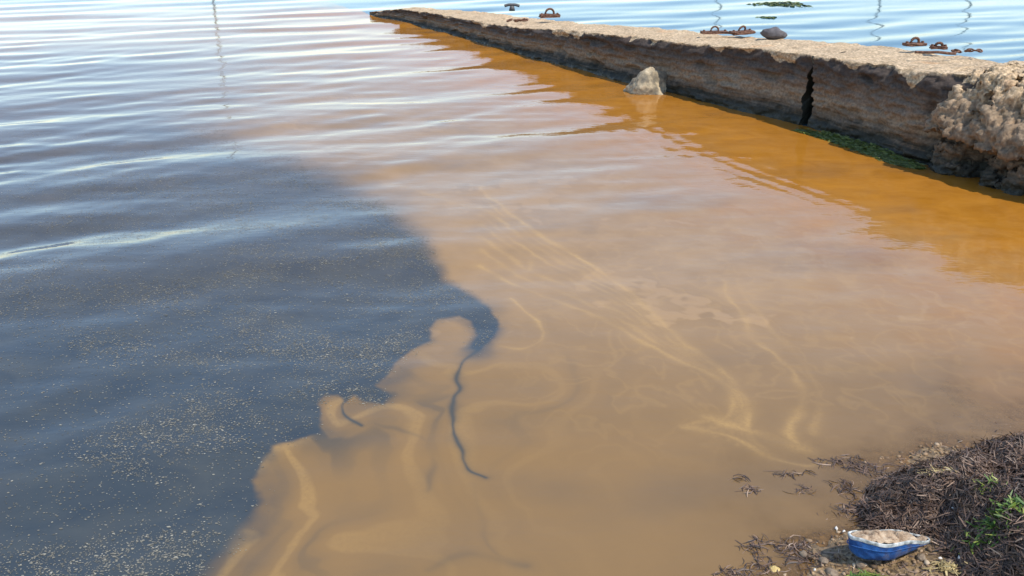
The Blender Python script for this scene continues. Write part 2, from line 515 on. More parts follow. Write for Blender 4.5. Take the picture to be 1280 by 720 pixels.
def water_attrs(P):
    """sediment, filaments and clarity at plan points P"""
    x, y = P[:, 0], P[:, 1]
    d = np.hypot(x, y)
    N = len(P)
    near = (d < 40) & (np.abs(x) < 20)
    Q = P[near]
    wob = np.stack([fbm(Q[:, 0] * 4, Q[:, 1] * 4, 1.1, 3), fbm(Q[:, 0] * 4, Q[:, 1] * 4, 8.3, 3)], -1)
    dq = np.hypot(Q[:, 0], Q[:, 1])
    fine_ = np.stack([fbm(Q[:, 0] * 13, Q[:, 1] * 13, 4.1, 3), fbm(Q[:, 0] * 13, Q[:, 1] * 13, 9.3, 3)], -1)
    Qw = Q + 0.010 * fine_ + wob * (0.014 + 0.02 * sstep(3.2, 8, dq)[:, None])
    dark_poly = unl(DARK_PX)
    ring = np.vstack([dark_poly, dark_poly[:1]])
    sd = sdist(Qw, dark_poly)
    soft = 0.012 + 0.040 * sstep(2.4, 1.85, Q[:, 1]) + 0.05 * sstep(3.5, 4.3, Q[:, 1]) + 0.30 * sstep(4.2, 6.0, Q[:, 1]) + 0.9 * sstep(6, 9, Q[:, 1])
    mud = sstep(-1, 1, sd / soft)
    veil = 0.02 + 0.05 * sstep(2.6, 4.6, Q[:, 1]) + 0.27 * sstep(4.6, 9.5, Q[:, 1] + 0.5 * wob[:, 0])
    mud = veil + (1 - veil) * mud
    # halo of thinner mud along the near edge
    hw = 0.028 + 0.05 * sstep(-0.3, 0.5, perlin(Q[:, 0] * 3.1, Q[:, 1] * 3.1, 6.0)) + 0.10 * sstep(2.3, 1.9, Q[:, 1])
    mud *= 1 - np.clip(0.45 + 0.5 * wob[:, 1], 0.12, 0.75) * np.exp(-(np.maximum(sd, 0) / hw) ** 2) * sstep(4.2, 3.2, Q[:, 1])
    # open sea beyond turns clean
    far = sstep(15.5, 18.5, Q[:, 1] - 0.03 * Q[:, 0] + 0.8 * wob[:, 0])
    mud *= 1 - far
    # thin patches inside the mud
    thin = sstep(0.25, 0.8, fbm(Q[:, 0] * 0.9, Q[:, 1] * 1.4, 2.9, 4)) * 0.16
    mud *= 1 - thin
    dk = np.zeros(len(Q)); lt = np.zeros(len(Q)); fl = np.zeros(len(Q))
    def fil(arr, px, w, amp, lo_=0.25):
        ln = smooth_line(unl(px), 5)
        lo, hi = ln.min(0) - 0.3, ln.max(0) + 0.3
        s = (Q[:, 0] > lo[0]) & (Q[:, 0] < hi[0]) & (Q[:, 1] > lo[1]) & (Q[:, 1] < hi[1])
        if not s.any(): return
        dd = seg_dist(Q[s] + wob[s] * 0.022, ln)
        brk = 0.55 + 0.75 * perlin(Q[s][:, 0] * 5 + w * 900, Q[s][:, 1] * 5, 3.1)
        wl_ = w * (1.0 + 0.8 * perlin(Q[s][:, 0] * 8, Q[s][:, 1] * 8, w * 700))
        arr[s] = np.maximum(arr[s], amp * np.clip(brk + lo_ - 0.25, lo_, 1.0) * (0.7 * np.exp(-(dd / wl_) ** 2) + 0.3 * np.exp(-(dd / (wl_ * 3)) ** 2)))
    for px, w, amp in [
        ([(620, 408), (602, 434), (581, 455), (572, 474), (577, 487), (565, 505), (566, 530), (575, 560), (590, 585), (614, 595)], 0.0085, 0.95),
        ([(440, 500), (430, 507), (428, 516), (437, 527), (453, 533)], 0.0075, 1.0),
        ([(455, 505), (475, 503), (490, 496)], 0.012, 0.9),
        ([(470, 530), (500, 537), (528, 552), (541, 578), (535, 612)], 0.010, 0.45),
        ([(535, 716), (568, 697), (602, 690), (660, 706)], 0.012, 0.5),
        ([(598, 600), (604, 645), (612, 680), (640, 698)], 0.011, 0.28),
        ([(262, 712), (296, 684), (326, 664)], 0.016, 0.55),
        ([(548, 150), (556, 158), (575, 165)], 0.10, 0.30)]:
        fil(dk, px, w, amp, 0.85 if amp > 0.9 else 0.3)
    A = np.array([(600, 235), (650, 278), (700, 308), (760, 345), (810, 388), (860, 432), (908, 470), (935, 498), (940, 540), (965, 572)], float)
    B = np.array([(600, 330), (660, 360), (720, 385), (780, 415), (835, 442), (872, 462), (905, 480), (918, 502), (905, 520), (856, 530)], float)
    for k, (f_, w, amp) in enumerate([(0, 0.016, 0.7), (0.12, 0.012, .35), (0.25, 0.016, 0.45), (0.38, 0.010, 0.4), (0.5, 0.016, 0.35), (0.66, 0.012, 0.4), (0.82, 0.015, 0.35), (1.0, 0.013, 0.6)]):
        fil(fl, A * (1 - f_) + B * f_, w, amp)
    for px, w, amp in [
        ([(905, 350), (922, 388), (948, 425), (985, 462), (1002, 500), (988, 535), (1004, 562)], 0.014, 0.6),
        ([(930, 360), (955, 405), (1000, 450), (1022, 500), (1015, 540)], 0.014, 0.3),
        ([(640, 372), (664, 394), (676, 424), (656, 437), (628, 434)], 0.008, 0.75),
        ([(852, 531), (882, 536), (930, 551), (962, 572), (1010, 582), (1036, 576)], 0.013, 0.75),
        ([(880, 520), (920, 530), (960, 545), (1000, 560)], 0.03, 0.6),
        ([(480, 225), (560, 250), (620, 270), (656, 292), (664, 335)], 0.02, 0.35),
        ([(860, 330), (960, 345), (1060, 380)], 0.03, 0.25),
        ([(320, 590), (335, 570), (380, 556), (405, 545)], 0.014, 0.5)]:
        fil(fl, px, w, amp)
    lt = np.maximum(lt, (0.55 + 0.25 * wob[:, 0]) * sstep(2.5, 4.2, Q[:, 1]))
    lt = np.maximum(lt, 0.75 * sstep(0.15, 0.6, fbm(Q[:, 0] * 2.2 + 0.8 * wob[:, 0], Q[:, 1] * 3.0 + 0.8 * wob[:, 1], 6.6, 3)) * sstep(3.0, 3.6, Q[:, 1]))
    # marbled wisps where dark and muddy water fold together
    wx, wy = Q[:, 0] + 0.10 * wob[:, 0], Q[:, 1] + 0.10 * wob[:, 1]
    rid = np.abs(fbm(wx * 3.2, wy * 2.6, 14.0, 3)); rid2 = np.abs(fbm(wx * 5.5 + 4, wy * 4.5, 18.0, 3))
    zone = np.exp(-np.maximum(sd, 0) / 0.34) * sstep(3.5, 2.8, Q[:, 1])
    # folded sheets: noise read through a strong swirl
    a1 = fbm(Q[:, 0] * 1.7, Q[:, 1] * 1.5, 31.0, 2); a2 = fbm(Q[:, 0] * 1.7 + 7, Q[:, 1] * 1.5, 35.0, 2)
    sx, sy = Q[:, 0] + 0.42 * a1 + 0.03 * wob[:, 0], Q[:, 1] + 0.42 * a2 + 0.03 * wob[:, 1]
    bands = np.sin(sx * 19 + sy * 5 + 2.4 * fbm(sx * 2.2, sy * 2.2, 40.0, 3)) * 0.5 + 0.5
    amp = 0.25 + 0.75 * sstep(-0.3, 0.5, fbm(Q[:, 0] * 2.4, Q[:, 1] * 2.0, 44.0, 2))
    dk = np.maximum(dk, 0.85 * zone * amp * sstep(0.80, 1.0, bands))
    dk = np.maximum(dk, 0.36 * zone * amp * sstep(0.25, 0.95, bands))
    fl = np.maximum(fl, 0.38 * zone * sstep(0.25, 0.0, bands))
    zl = sstep(-0.2, 0.3, Q[:, 0]) * sstep(2.3, 2.9, Q[:, 1]) * sstep(5.5, 4.2, Q[:, 1])
    fl = np.maximum(fl * 0.8, 0.10 * zl * np.exp(-(rid2 / 0.12) ** 2))
    # saturated ochre near the jetty
    front = np.vstack([FRONT_FAR, FRONT_NEAR])
    dj = seg_dist(Q, front)
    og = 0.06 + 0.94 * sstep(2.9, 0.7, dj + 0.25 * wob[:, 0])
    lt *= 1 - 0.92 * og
    # side of the jetty
    land_poly = np.vstack([front, [(60, 4), (400, 3000), (-200, 3000), (-3.5, 17.6)]])
    bl = inside(Q, land_poly).astype(float)
    full = {k: np.zeros(N) for k in ('mud', 'orange', 'lite', 'dark', 'blue', 'filament')}
    for k, v in (('mud', mud), ('orange', og), ('lite', lt), ('dark', dk), ('blue', bl), ('filament', fl)): full[k][near] = v
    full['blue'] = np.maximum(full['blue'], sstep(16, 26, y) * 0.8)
    depth = -ground_z(x, y)
    full['clear'] = np.where(y < 6, np.exp(-np.maximum(depth, 0) / 0.011) * 0.85, 0) * sstep(0.2, 0.9, x)
    return full

# rows follow the distance, columns fan out, so that the triangles stay small near the beach
ypx = np.concatenate([np.linspace(-112, -10, 70, endpoint=False), np.linspace(-10, 745, 600)])
yr = np.array([un(640, v)[1] for v in ypx])
yr = np.concatenate([[3000, 900], yr, [1.4, 0.8, 0.2, -1, -6, -60]])
yr = np.sort(np.unique(yr))
s_in = np.linspace(-0.72, 0.72, 980)
s_col = np.concatenate([-np.geomspace(0.75, 12, 26)[::-1], s_in, np.geomspace(0.75, 12, 26)])
wid = np.maximum(yr, 1.4) + 0.6
YY = np.repeat(yr[:, None], len(s_col), 1)
XX = s_col[None, :] * wid[:, None]
sp_y = np.gradient(yr)
spacing = np.maximum(np.repeat(sp_y[:, None], len(s_col), 1), np.gradient(s_col)[None, :] * wid[:, None])
ZZ = wave_z(XX, YY, spacing)
wv = np.stack([XX, YY, ZZ], -1).reshape(-1, 3)
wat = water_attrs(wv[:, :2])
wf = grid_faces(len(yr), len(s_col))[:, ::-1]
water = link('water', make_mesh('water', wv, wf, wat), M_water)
tag(water, kind='structure')

# ------------------------------------------------------------------ jetty
def resample(pts, ds):
    p = smooth_line(pts, 8)
    s = np.concatenate([[0], np.cumsum(np.hypot(*np.diff(p, axis=0).T))])
    n = max(int(s[-1] / ds), 4)
    t = np.linspace(0, s[-1], n)
    return np.stack([np.interp(t, s, p[:, 0]), np.interp(t, s, p[:, 1])], -1), t

# height of the top edge and the back edge, read along the front
TOPK = unl([(462, 18), (499, 26), (538, 36), (597, 52), (650, 68), (700, 80), (778, 101), (860, 121), (924, 137), (1003, 157), (1097, 187), (1190, 222)])
TOPZ = [0.035, 0.18, 0.225, 0.25, 0.31, 0.385, 0.455, 0.49, 0.545, 0.575, 0.605, 0.655]
BACK = np.array([(-2.38, 15.75), (-1.98, 15.45), (-1.28, 14.6), (-0.06, 13.3), (0.66, 12.25), (1.05, 11.45), (1.97, 9.75), (2.80, 8.55), (3.20, 7.85), (3.53, 7.25), (4.0, 6.2), (4.6, 4.9), (5.2, 3.5)])

def top_height(P):
    s = -P[:, 1]
    return np.interp(s, -TOPK[:, 1], TOPZ)

def back_point(P, nrm):
    """follow the inward normal to the back edge"""
    out = []
    for p, n in zip(P, nrm):
        best = 0.9
        for a, b in zip(BACK[:-1], BACK[1:]):
            e = b - a
            den = n[0] * e[1] - n[1] * e[0]
            if abs(den) < 1e-9: continue
            t = ((a[0] - p[0]) * e[1] - (a[1] - p[1]) * e[0]) / den
            u = ((a[0] - p[0]) * n[1] - (a[1] - p[1]) * n[0]) / den
            if t > 0.05 and -0.001 <= u <= 1.001: best = min(t, 1.6); break
        out.append(best)
    out = np.array(out)
    k = np.ones(15) / 15
    return np.convolve(np.pad(out, 7, mode='edge'), k, 'valid')

def jetty_section(name, line, parent, ds, nf, nt, seed, near_end=None, far_end=None, tip=False):
    P, t = resample(line, ds)
    tan = np.gradient(P, axis=0); tan /= np.linalg.norm(tan, axis=1)[:, None]
    inn = np.stack([-tan[:, 1], tan[:, 0]], -1)           # candidate inward normal
    if inn[len(inn) // 2] @ np.array([0.9, 0.4]) < 0: inn = -inn
    T = top_height(P)
    wdt = back_point(P, inn)
    if tip: wdt = wdt * (0.35 + 0.65 * sstep(0, 0.8, t))
    L = t[-1]
    rows = []; rel = []; up = []
    zb = -0.45
    fz = np.concatenate([np.linspace(zb, -0.03, 5, endpoint=False), np.linspace(-0.03, 1, nf)])   # below water, then fraction of height
    n = len(P)
    # ---- front
    zz = np.where(fz[None, :] < 0, fz[None, :], fz[None, :] * T[:, None])
    S = np.repeat(t[:, None], len(fz), 1)
    rr = np.clip(fz, 0, 1)[None, :] + 0 * S
    edge = np.maximum(fbm(S * 3.3, S * 0 + seed, 0.2, 4), -0.1) * 0.085 + 0.018
    disp = 0.036 * fbm(S * 1.3, zz * 3.2, seed, 3) + 0.024 * fbm(S * 5, zz * 18, seed + 3, 4) + 0.014 * fbm(S * 22, zz * 30, seed + 9, 3)
    # formwork boards: slight steps and open joints
    sag = 0.02 * perlin(S * 0.9, S * 0 + seed * 1.7)
    for k, (lv, dep) in enumerate(((0.30, 0.018), (0.47, 0.014), (0.64, 0.018), (0.80, 0.012))):
        lvl = lv + sag / np.maximum(T[:, None], .2)
        on = 0.4 + 0.6 * sstep(-0.25, 0.3, perlin(S * 1.1 + 13 * k, S * 0 + seed + k))
        disp -= dep * on * np.exp(-((rr - lvl) * T[:, None] / 0.008) ** 2)
        disp += 0.006 * perlin(S * 0.8 + 5 * k, S * 0 + k) * (rr > lvl)
    disp += 0.035 * sstep(0.20, 0.05, rr) * (0.5 + 0.5 * perlin(S * 2, S * 0 + 4.4))      # footing ledge
    # broken, undercut pieces of the upper lip
    disp -= edge * sstep(0.86, 1.0, rr)
    hol = sstep(0.22, 0.5, fbm(S * 2.1, zz * 5, seed + 21, 3)) * sstep(0.98, 0.8, rr) * sstep(0.1, 0.25, rr)
    disp -= 0.045 * hol
    env = sstep(0, 0.25, t)[:, None] if tip else 1.0
    disp = disp * env
    fx = P[:, None, :] - inn[:, None, :] * disp[..., None]
    front = np.concatenate([fx, (zz - 0.012 * sstep(0.9, 1, rr) * fbm(S * 9, S * 0 + seed, 3.3, 3))[..., None]], -1)
    chip = 0.30 * np.maximum(fbm(S * 2.3, S * 0 + seed + 30, 0.5, 4) - 0.12, 0)
    upf = np.maximum(sstep(0.90, 1.0, rr) * 0.62, sstep(0.98 - 1.6 * chip, 1.02 - chip, rr) * 0.9 * (chip > 0))
    # ---- top
    w = np.linspace(0, 1, nt + 1)[1:]
    U = np.repeat(t[:, None], nt, 1); Wd = w[None, :] * wdt[:, None]
    off = edge[:, -1:] * (1 - w[None, :]) * env
    ztop = T[:, None] + 0.014 * fbm(U * 2.2, Wd * 2.2, seed + 5, 3) + 0.010 * fbm(U * 11, Wd * 11, seed + 6, 3) - 0.05 * sstep(0.93, 1, w)[None, :] * 1.0
    ztop = ztop - 0.02 * np.exp(-Wd / 0.03)
    tp = np.concatenate([P[:, None, :] + inn[:, None, :] * (Wd + off + 0.02 * fbm(U * 6, Wd * 6, seed, 2))[..., None], ztop[..., None]], -1)
    # ---- back
    bz = np.linspace(0.85, -1, 7)
    bk = np.concatenate([np.repeat((P + inn * wdt[:, None])[:, None, :], 7, 1), np.where(bz > 0, bz * T[:, None], bz * 0.45)[..., None]], -1)
    V = np.concatenate([front, tp, bk], 1)
    REL = np.concatenate([rr, np.ones((n, nt)), np.maximum(bz, 0)[None, :] + np.zeros((n, 1))], 1)
    UP = np.concatenate([upf, np.ones((n, nt)), np.zeros((n, 7))], 1)
    # crack profile at the ends: open below, shut under the lip
    m = V.shape[1]
    zrel = V[..., 2]
    if near_end is not None:
        sh = near_end(zrel[-1]) * (np.arange(m) < len(fz) - 1); fall = sstep(L - 0.25, L, t)
        V[..., :2] += tan[-1][None, None, :] * (sh[None, :] * fall[:, None])[..., None]
    if far_end is not None:
        ci_ = np.arange(m)
        sh = far_end(zrel[0]) * (ci_ < len(fz) - 1) - 0.30 * sstep(len(fz), len(fz) + nt, ci_); fall = sstep(0.25, 0, t)
        V[..., :2] += tan[0][None, None, :] * (sh[None, :] * fall[:, None])[..., None]
    F = grid_faces(n, m)
    verts = V.reshape(-1, 3)
    # caps: fan to a sunken centre
    vs, fs = [verts], [F]
    relx, upx = [REL.ravel()], [UP.ravel()]
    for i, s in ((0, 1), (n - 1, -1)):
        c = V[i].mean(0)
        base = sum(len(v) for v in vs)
        ci = base + m                                   # broken face with own rim, coloured dark for the shade inside the crack
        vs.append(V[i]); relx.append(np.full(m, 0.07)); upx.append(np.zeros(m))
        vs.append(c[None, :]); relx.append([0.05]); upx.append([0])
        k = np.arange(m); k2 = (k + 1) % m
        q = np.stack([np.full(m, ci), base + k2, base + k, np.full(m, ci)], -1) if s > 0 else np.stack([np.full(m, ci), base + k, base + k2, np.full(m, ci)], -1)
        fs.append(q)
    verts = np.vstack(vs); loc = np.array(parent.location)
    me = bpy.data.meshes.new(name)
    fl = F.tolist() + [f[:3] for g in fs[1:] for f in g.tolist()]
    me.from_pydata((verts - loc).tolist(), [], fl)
    for an, av in (('rel', np.concatenate(relx)), ('up', np.concatenate(upx))):
        at = me.attributes.new(an, 'FLOAT', 'POINT'); at.data.foreach_set('value', np.asarray(av, np.float32))
    me.update()
    bm = bmesh.new(); bm.from_mesh(me); bmesh.ops.recalc_face_normals(bm, faces=bm.faces); bm.to_mesh(me); bm.free()
    for p in me.polygons: p.use_smooth = True
    return link(name, me, M_conc, parent)

jetty = empty('concrete_jetty', (2.4, 7.4, 0.0))
tag(jetty, 'long weathered concrete jetty with cracked dark side and pale sunlit top', 'jetty')
crk = lambda z: -0.040 * sstep(0.47, 0.40, z) - 0.022 * np.exp(-((z - 0.20) / 0.06) ** 2) + 0.012 * perlin(z * 14, z * 0 + 2.2)
crk2 = lambda z: -crk(z) * 0.7 - 0.006
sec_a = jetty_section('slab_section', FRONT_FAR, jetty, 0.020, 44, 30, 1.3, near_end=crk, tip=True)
tag(sec_a, 'long outer slab, low at its tip')
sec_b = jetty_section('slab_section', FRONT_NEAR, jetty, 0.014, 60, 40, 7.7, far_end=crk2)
tag(sec_b, 'inner slab beyond the open crack')

# rubble mass that has broken out in front of the inner slab
def rubble_block():
    P, t = resample(BLOCK_FRONT, 0.009)
    tan = np.gradient(P, axis=0); tan /= np.linalg.norm(tan, axis=1)[:, None]
    inn = np.stack([-tan[:, 1], tan[:, 0]], -1)
    if inn[len(inn) // 2] @ np.array([0.9, 0.4]) < 0: inn = -inn
    nfz = 120
    v = np.linspace(0, 1, nfz)                       # 0 = below water ... 1 = back on top of slab
    S = np.repeat(t[:, None], nfz, 1)
    T = top_height(P)[:, None] + 0.022
    # profile (offset inward, height): foot, vertical lower face, hollow, overhang, sloping upper face, top
    kx = [0.00, 0.18, 0.36, 0.47, 0.52, 0.60, 0.75, 0.84, 1.0]
    po = np.array([-0.02, 0.00, 0.03, 0.085, -0.045, -0.02, 0.14, 0.27, 0.66])
    pz = np.array([-0.45, -0.02, 0.26, 0.40, 0.43, 0.56, 0.88, 1.02, 0.985])
    offs = np.interp(v, kx, po)[None, :] + 0 * S
    hz = np.interp(v, kx, pz)[None, :] * T
    hz = np.where(np.interp(v, kx, pz)[None, :] < 0, np.interp(v, kx, pz)[None, :] + 0 * S, hz)
    # overhang line drops towards the shore
    hz = hz - 0.05 * sstep(0.2, 0.7, S) * np.exp(-((v[None, :] - 0.5) / 0.12) ** 2)
    band = sstep(0.02, 0.25, v) * sstep(1.0, 0.85, v)
    nz = 0.055 * fbm(S * 3.2, v[None, :] * 4.0 + 0 * S, 3.1, 3)
    pit = sstep(0.18, 0.5, fbm(S * 6.5, v[None, :] * 8 + 0 * S, 12.0, 3)) * 0.06
    offs = offs - (nz[...] - 0.02 - pit) * (0.35 + 0.65 * band)
    # deep hollow near the seaward corner of the next bay
    offs = offs + 0.20 * np.exp(-((S - 0.47) / 0.10) ** 2) * sstep(0.50, 0.38, v)[None, :] * sstep(0.1, 0.2, v)[None, :]
    # the far end turns back into the jetty
    ends = sstep(0.10, 0.0, S)
    offs = offs + 0.34 * ends ** 1.5
    hz = hz + 0.010 * fbm(S * 14, v[None, :] * 16 + 0 * S, 9.2, 3) * band
    V = np.concatenate([P[:, None, :] + inn[:, None, :] * offs[..., None], hz[..., None]], -1)
    # craggy aggregate: displace along the surface normal with ridged noise in space
    du = np.gradient(V, axis=0); dv = np.gradient(V, axis=1)
    nn = np.cross(du, dv); nn /= np.linalg.norm(nn, axis=2)[..., None] + 1e-9
    if (nn[..., :2] * inn[:, None, :]).sum(-1).mean() > 0: nn = -nn
    x3, y3, z3 = V[..., 0], V[..., 1], V[..., 2]
    cr = 0.040 * fbm(x3 * 6, y3 * 6, z3 * 7, 5, 0.6) - 0.030 * sstep(0.1, 0.5, fbm(x3 * 13, y3 * 13, z3 * 13, 3)) + 0.020 * np.abs(fbm(x3 * 24, y3 * 24, z3 * 24 + 3, 3, 0.6))
    V = V + nn * (cr * (0.25 + 0.75 * band))[..., None]
    hz = V[..., 2]
    rel = np.clip(hz / T, 0, 1)
    up = sstep(0.46, 0.86, v)[None, :] * (0.72 + 0.28 * sstep(0.8, 0.9, v)[None, :]) + 0 * S
    F = grid_faces(len(P), nfz)
    verts = V.reshape(-1, 3) - np.array(jetty.location)
    me = make_mesh('rubble_mass', verts, F, {'rel': rel, 'up': up})
    bm = bmesh.new(); bm.from_mesh(me)
    # close the mass behind
    bmesh.ops.holes_fill(bm, edges=[e for e in bm.edges if e.is_boundary], sides=0)
    bmesh.ops.recalc_face_normals(bm, faces=bm.faces); bm.to_mesh(me); bm.free()
    for p in me.polygons: p.use_smooth = True
    return link('rubble_mass', me, M_rubble, jetty)
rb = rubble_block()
tag(rb, 'rough broken rubble concrete bulging at the shore end')

# ------------------------------------------------------------------ rocks
def rock_mesh(name, size, seed, sub=4, rough=0.22, cuts=7, point=0.0):
    r = np.random.default_rng(seed)
    bm = bmesh.new(); bmesh.ops.create_icosphere(bm, subdivisions=sub, radius=1)
    co = np.array([v.co[:] for v in bm.verts])
    for _ in range(cuts):                                          # flat broken facets
        n = r.normal(size=3); n /= np.linalg.norm(n); dlim = r.uniform(0.55, 0.85)
        over = np.maximum(co @ n - dlim, 0); co -= over[:, None] * n * 0.92
    if point: co[:, :2] *= (1 - point * np.clip(co[:, 2:3], 0, 1)); 
    co *= (1 + rough * fbm(co[:, 0] * 1.6 + seed, co[:, 1] * 1.6, co[:, 2] * 1.6, 4))[:, None]
    co *= np.array(size)
    for v, c in zip(bm.verts, co): v.co = c
    return bm_mesh(name, bm)

bx, by = un(814, 117)
boulder = link('boulder', rock_mesh('boulder', (0.30, 0.21, 0.235), 12, 5, 0.20, 9, 0.55), M_stone, None, (bx, by + 0.10, 0.0), (0, 0, 0.4))
tag(boulder, 'pointed pale boulder standing in orange water against jetty side', 'boulder')

# ------------------------------------------------------------------ iron fittings on the jetty
def on_top(px, py, z):
    x, y = un(px, py, z)
    return (x, y, z)

def arc_ring(r, wire, a0=-20, a1=200, n=22):
    th = np.radians(np.linspace(a0, a1, n))
    return tube(np.stack([r * np.cos(th), 0 * th, r * np.sin(th)], -1), wire, 7)

def slab_piece(lx, ly, lz, seed, sub=3):
    bm = bmesh.new(); bmesh.ops.create_cube(bm, size=1)
    bmesh.ops.subdivide_edges(bm, edges=bm.edges[:], cuts=sub, use_grid_fill=True)
    r = random.Random(seed)
    for v in bm.verts:
        v.co.x *= lx; v.co.y *= ly; v.co.z *= lz
        v.co += Vector((r.uniform(-1, 1) * lx * 0.03, r.uniform(-1, 1) * ly * 0.06, r.uniform(-1, 1) * lz * 0.12))
    return bm_mesh('plate', bm, False)

def mooring_ring(loc, r, rot, plate, label, tilt=0.15, wire=0.011):
    e = empty('mooring_ring', loc, (0, 0, rot))
    tag(e, label, 'mooring ring', 'rusty mooring rings on the jetty top')
    p = link('base_plate', slab_piece(*plate, seed=int(r * 1000)), M_rust, e, (0, 0, 0.004))
    V, F = arc_ring(r, wire)
    link('ring', mesh_any('ring', V, F), M_rust, e, (0, 0, plate[2] * 0.5 + r * 0.28), (tilt, 0, 0))
    for s in (-1, 1):
        bm = bmesh.new(); bmesh.ops.create_cone(bm, segments=6, radius1=0.013, radius2=0.011, depth=0.02, cap_ends=True)
        link('bolt', bm_mesh('bolt', bm, False), M_rust, e, (s * plate[0] * 0.4, 0, plate[2] * 0.5 + 0.008))
    return e

def jz(px, py, guess):
    return guess

mooring_ring(on_top(1143, 56, 0.650), 0.034, 0.15, (0.17, 0.08, 0.022), 'taller rusty mooring ring beside the bent iron bar', 0.1)
mooring_ring(on_top(1173, 60, 0.655), 0.026, -0.2, (0.12, 0.07, 0.02), 'low flattened rusty mooring ring behind the bent iron bar', 0.5)
mooring_ring(on_top(893, 41, 0.52), 0.038, 0.1, (0.27, 0.09, 0.024), 'round mooring ring on long rusty plate', 0.05, 0.009)
mooring_ring(on_top(927, 41, 0.53), 0.040, 0.5, (0.26, 0.10, 0.030), 'rusty mooring ring next to the dark grey rounded stone', 0.4, 0.010)
mooring_ring(on_top(687, 20, 0.36), 0.055, 0.2, (0.26, 0.12, 0.04), 'rusty mooring ring on the low outer part of jetty', 0.1, 0.014)

# bent bar lying on the concrete
pth = smooth_line(np.array([(-0.14, 0.02, 0.012), (-0.05, 0.0, 0.014), (0.02, -0.012, 0.018), (0.10, -0.02, 0.012), (0.15, -0.01, 0.01)]), 5)
V, F = tube(pth, 0.011, 7)
tag(link('iron_bar', mesh_any('iron_bar', V, F), M_rust, None, on_top(1168, 68, 0.648), (0, 0, -0.1)), 'bent rusty iron bar lying flat on pale concrete', 'iron bar')

# heap of rusted chain links
def chain_heap(loc, n, r, label, seed):
    e = empty('rusty_chain', loc)
    tag(e, label, 'chain')
    rr_ = random.Random(seed)
    th = np.linspace(0, 2 * math.pi, 14, endpoint=False)
    V, F = tube(np.stack([1.5 * r * np.cos(th), r * np.sin(th), 0 * th], -1), r * 0.34, 6, True)
    me = mesh_any('chain_link', V, F)
    for i in range(n):
        link('chain_link', me, M_rust, e, ((i - n / 2) * r * 2.0 + rr_.uniform(-1, 1) * r, rr_.uniform(-1, 1) * r * 1.6, r * 0.35 + rr_.uniform(0, 1) * r * 0.9),
             (rr_.uniform(-0.7, 0.7), rr_.uniform(-0.4, 0.4), rr_.uniform(-0.8, 0.8)))
    return e
chain_heap(on_top(1213, 66, 0.655), 6, 0.018, 'short heap of reddish rusty chain beyond the bent bar', 3)
chain_heap(on_top(651, 27, 0.315), 5, 0.026, 'rusty chain scrap lying on low outer part of jetty', 8)

gx0, gy0, gz0 = on_top(967, 43, 0.555)
tag(link('rounded_stone', rock_mesh('rounded_stone', (0.135, 0.09, 0.062), 31, 4, 0.12, 4), M_greystone, None, (gx0, gy0, gz0 + 0.012), (0, 0.12, 0.2)),
    'dark grey rounded stone lying on jetty beside mooring ring', 'stone')

# small iron cleat on the outer back edge
ce = empty('mooring_cleat', on_top(640, 13, 0.27))
tag(ce, 'small dark iron cleat on back edge near jetty tip', 'cleat')
bm = bmesh.new(); bmesh.ops.create_cone(bm, segments=12, radius1=0.045, radius2=0.03, depth=0.07, cap_ends=True)
link('post', bm_mesh('post', bm), M_iron, ce, (0, 0, 0.03))
V, F = tube(smooth_line(np.array([(-0.11, 0, 0.062), (-0.05, 0, 0.078), (0, 0, 0.08), (0.05, 0, 0.078), (0.11, 0, 0.062)]), 4), 0.02, 8)
link('horn_bar', mesh_any('horn_bar', V, F), M_iron, ce)

# ------------------------------------------------------------------ strand builder (dead seagrass, algae, weed)
def strands(name, pos, nrm, length, width, droop, seed, lift=0.25, tint=None, segs=3, direction=None, spread=math.pi):
    """flat ribbons lying about a surface; pos, nrm are (N,3)"""
    r = np.random.default_rng(seed); N = len(pos)
    az = r.uniform(-spread, spread, N) + (0 if direction is None else direction)
    d = np.stack([np.cos(az), np.sin(az), 0 * az], -1)
    d -= nrm * (d * nrm).sum(1)[:, None]
    d += nrm * r.normal(0, lift, N)[:, None]
    d /= np.linalg.norm(d, axis=1)[:, None]
    side = np.cross(nrm, d); side /= np.linalg.norm(side, axis=1)[:, None] + 1e-9
    tw = r.normal(0, 0.5, N)[:, None]
    side = side * np.cos(tw) + nrm * np.sin(tw)
    L = length * r.uniform(0.45, 1.3, N); W = width * r.uniform(0.6, 1.4, N)
    curv = r.normal(0, 0.35, N)
    bend = np.cross(nrm, d)
    V = np.zeros((N, segs + 1, 2, 3))
    for k in range(segs + 1):
        u = k / segs - 0.5
        c = pos + d * (L * u)[:, None] + bend * (curv * L * (u * u * 2 - 0.25))[:, None] - nrm * (droop * L * (u * u * 2))[:, None]
        wv_ = (W * (1 - 0.6 * abs(2 * u)))[:, None] * 0.5
        V[:, k, 0] = c + side * wv_; V[:, k, 1] = c - side * wv_
    base = (np.arange(N) * (segs + 1) * 2)[:, None, None]
    k = np.arange(segs)[None, :, None]
    F = base + np.concatenate([2 * k, 2 * k + 1, 2 * k + 3, 2 * k + 2], -1)
    if tint is None: tint = r.beta(1.4, 1.9, N)
    return make_mesh(name, V.reshape(-1, 3), F.reshape(-1, 4), {'tint': np.repeat(tint, (segs + 1) * 2)})

def surf_normals(x, y, fn, e=0.006):
    zx = (fn(x + e, y) - fn(x - e, y)) / (2 * e); zy = (fn(x, y + e) - fn(x, y - e)) / (2 * e)
    n = np.stack([-zx, -zy, np.ones_like(zx)], -1)
    return n / np.linalg.norm(n, axis=1)[:, None]

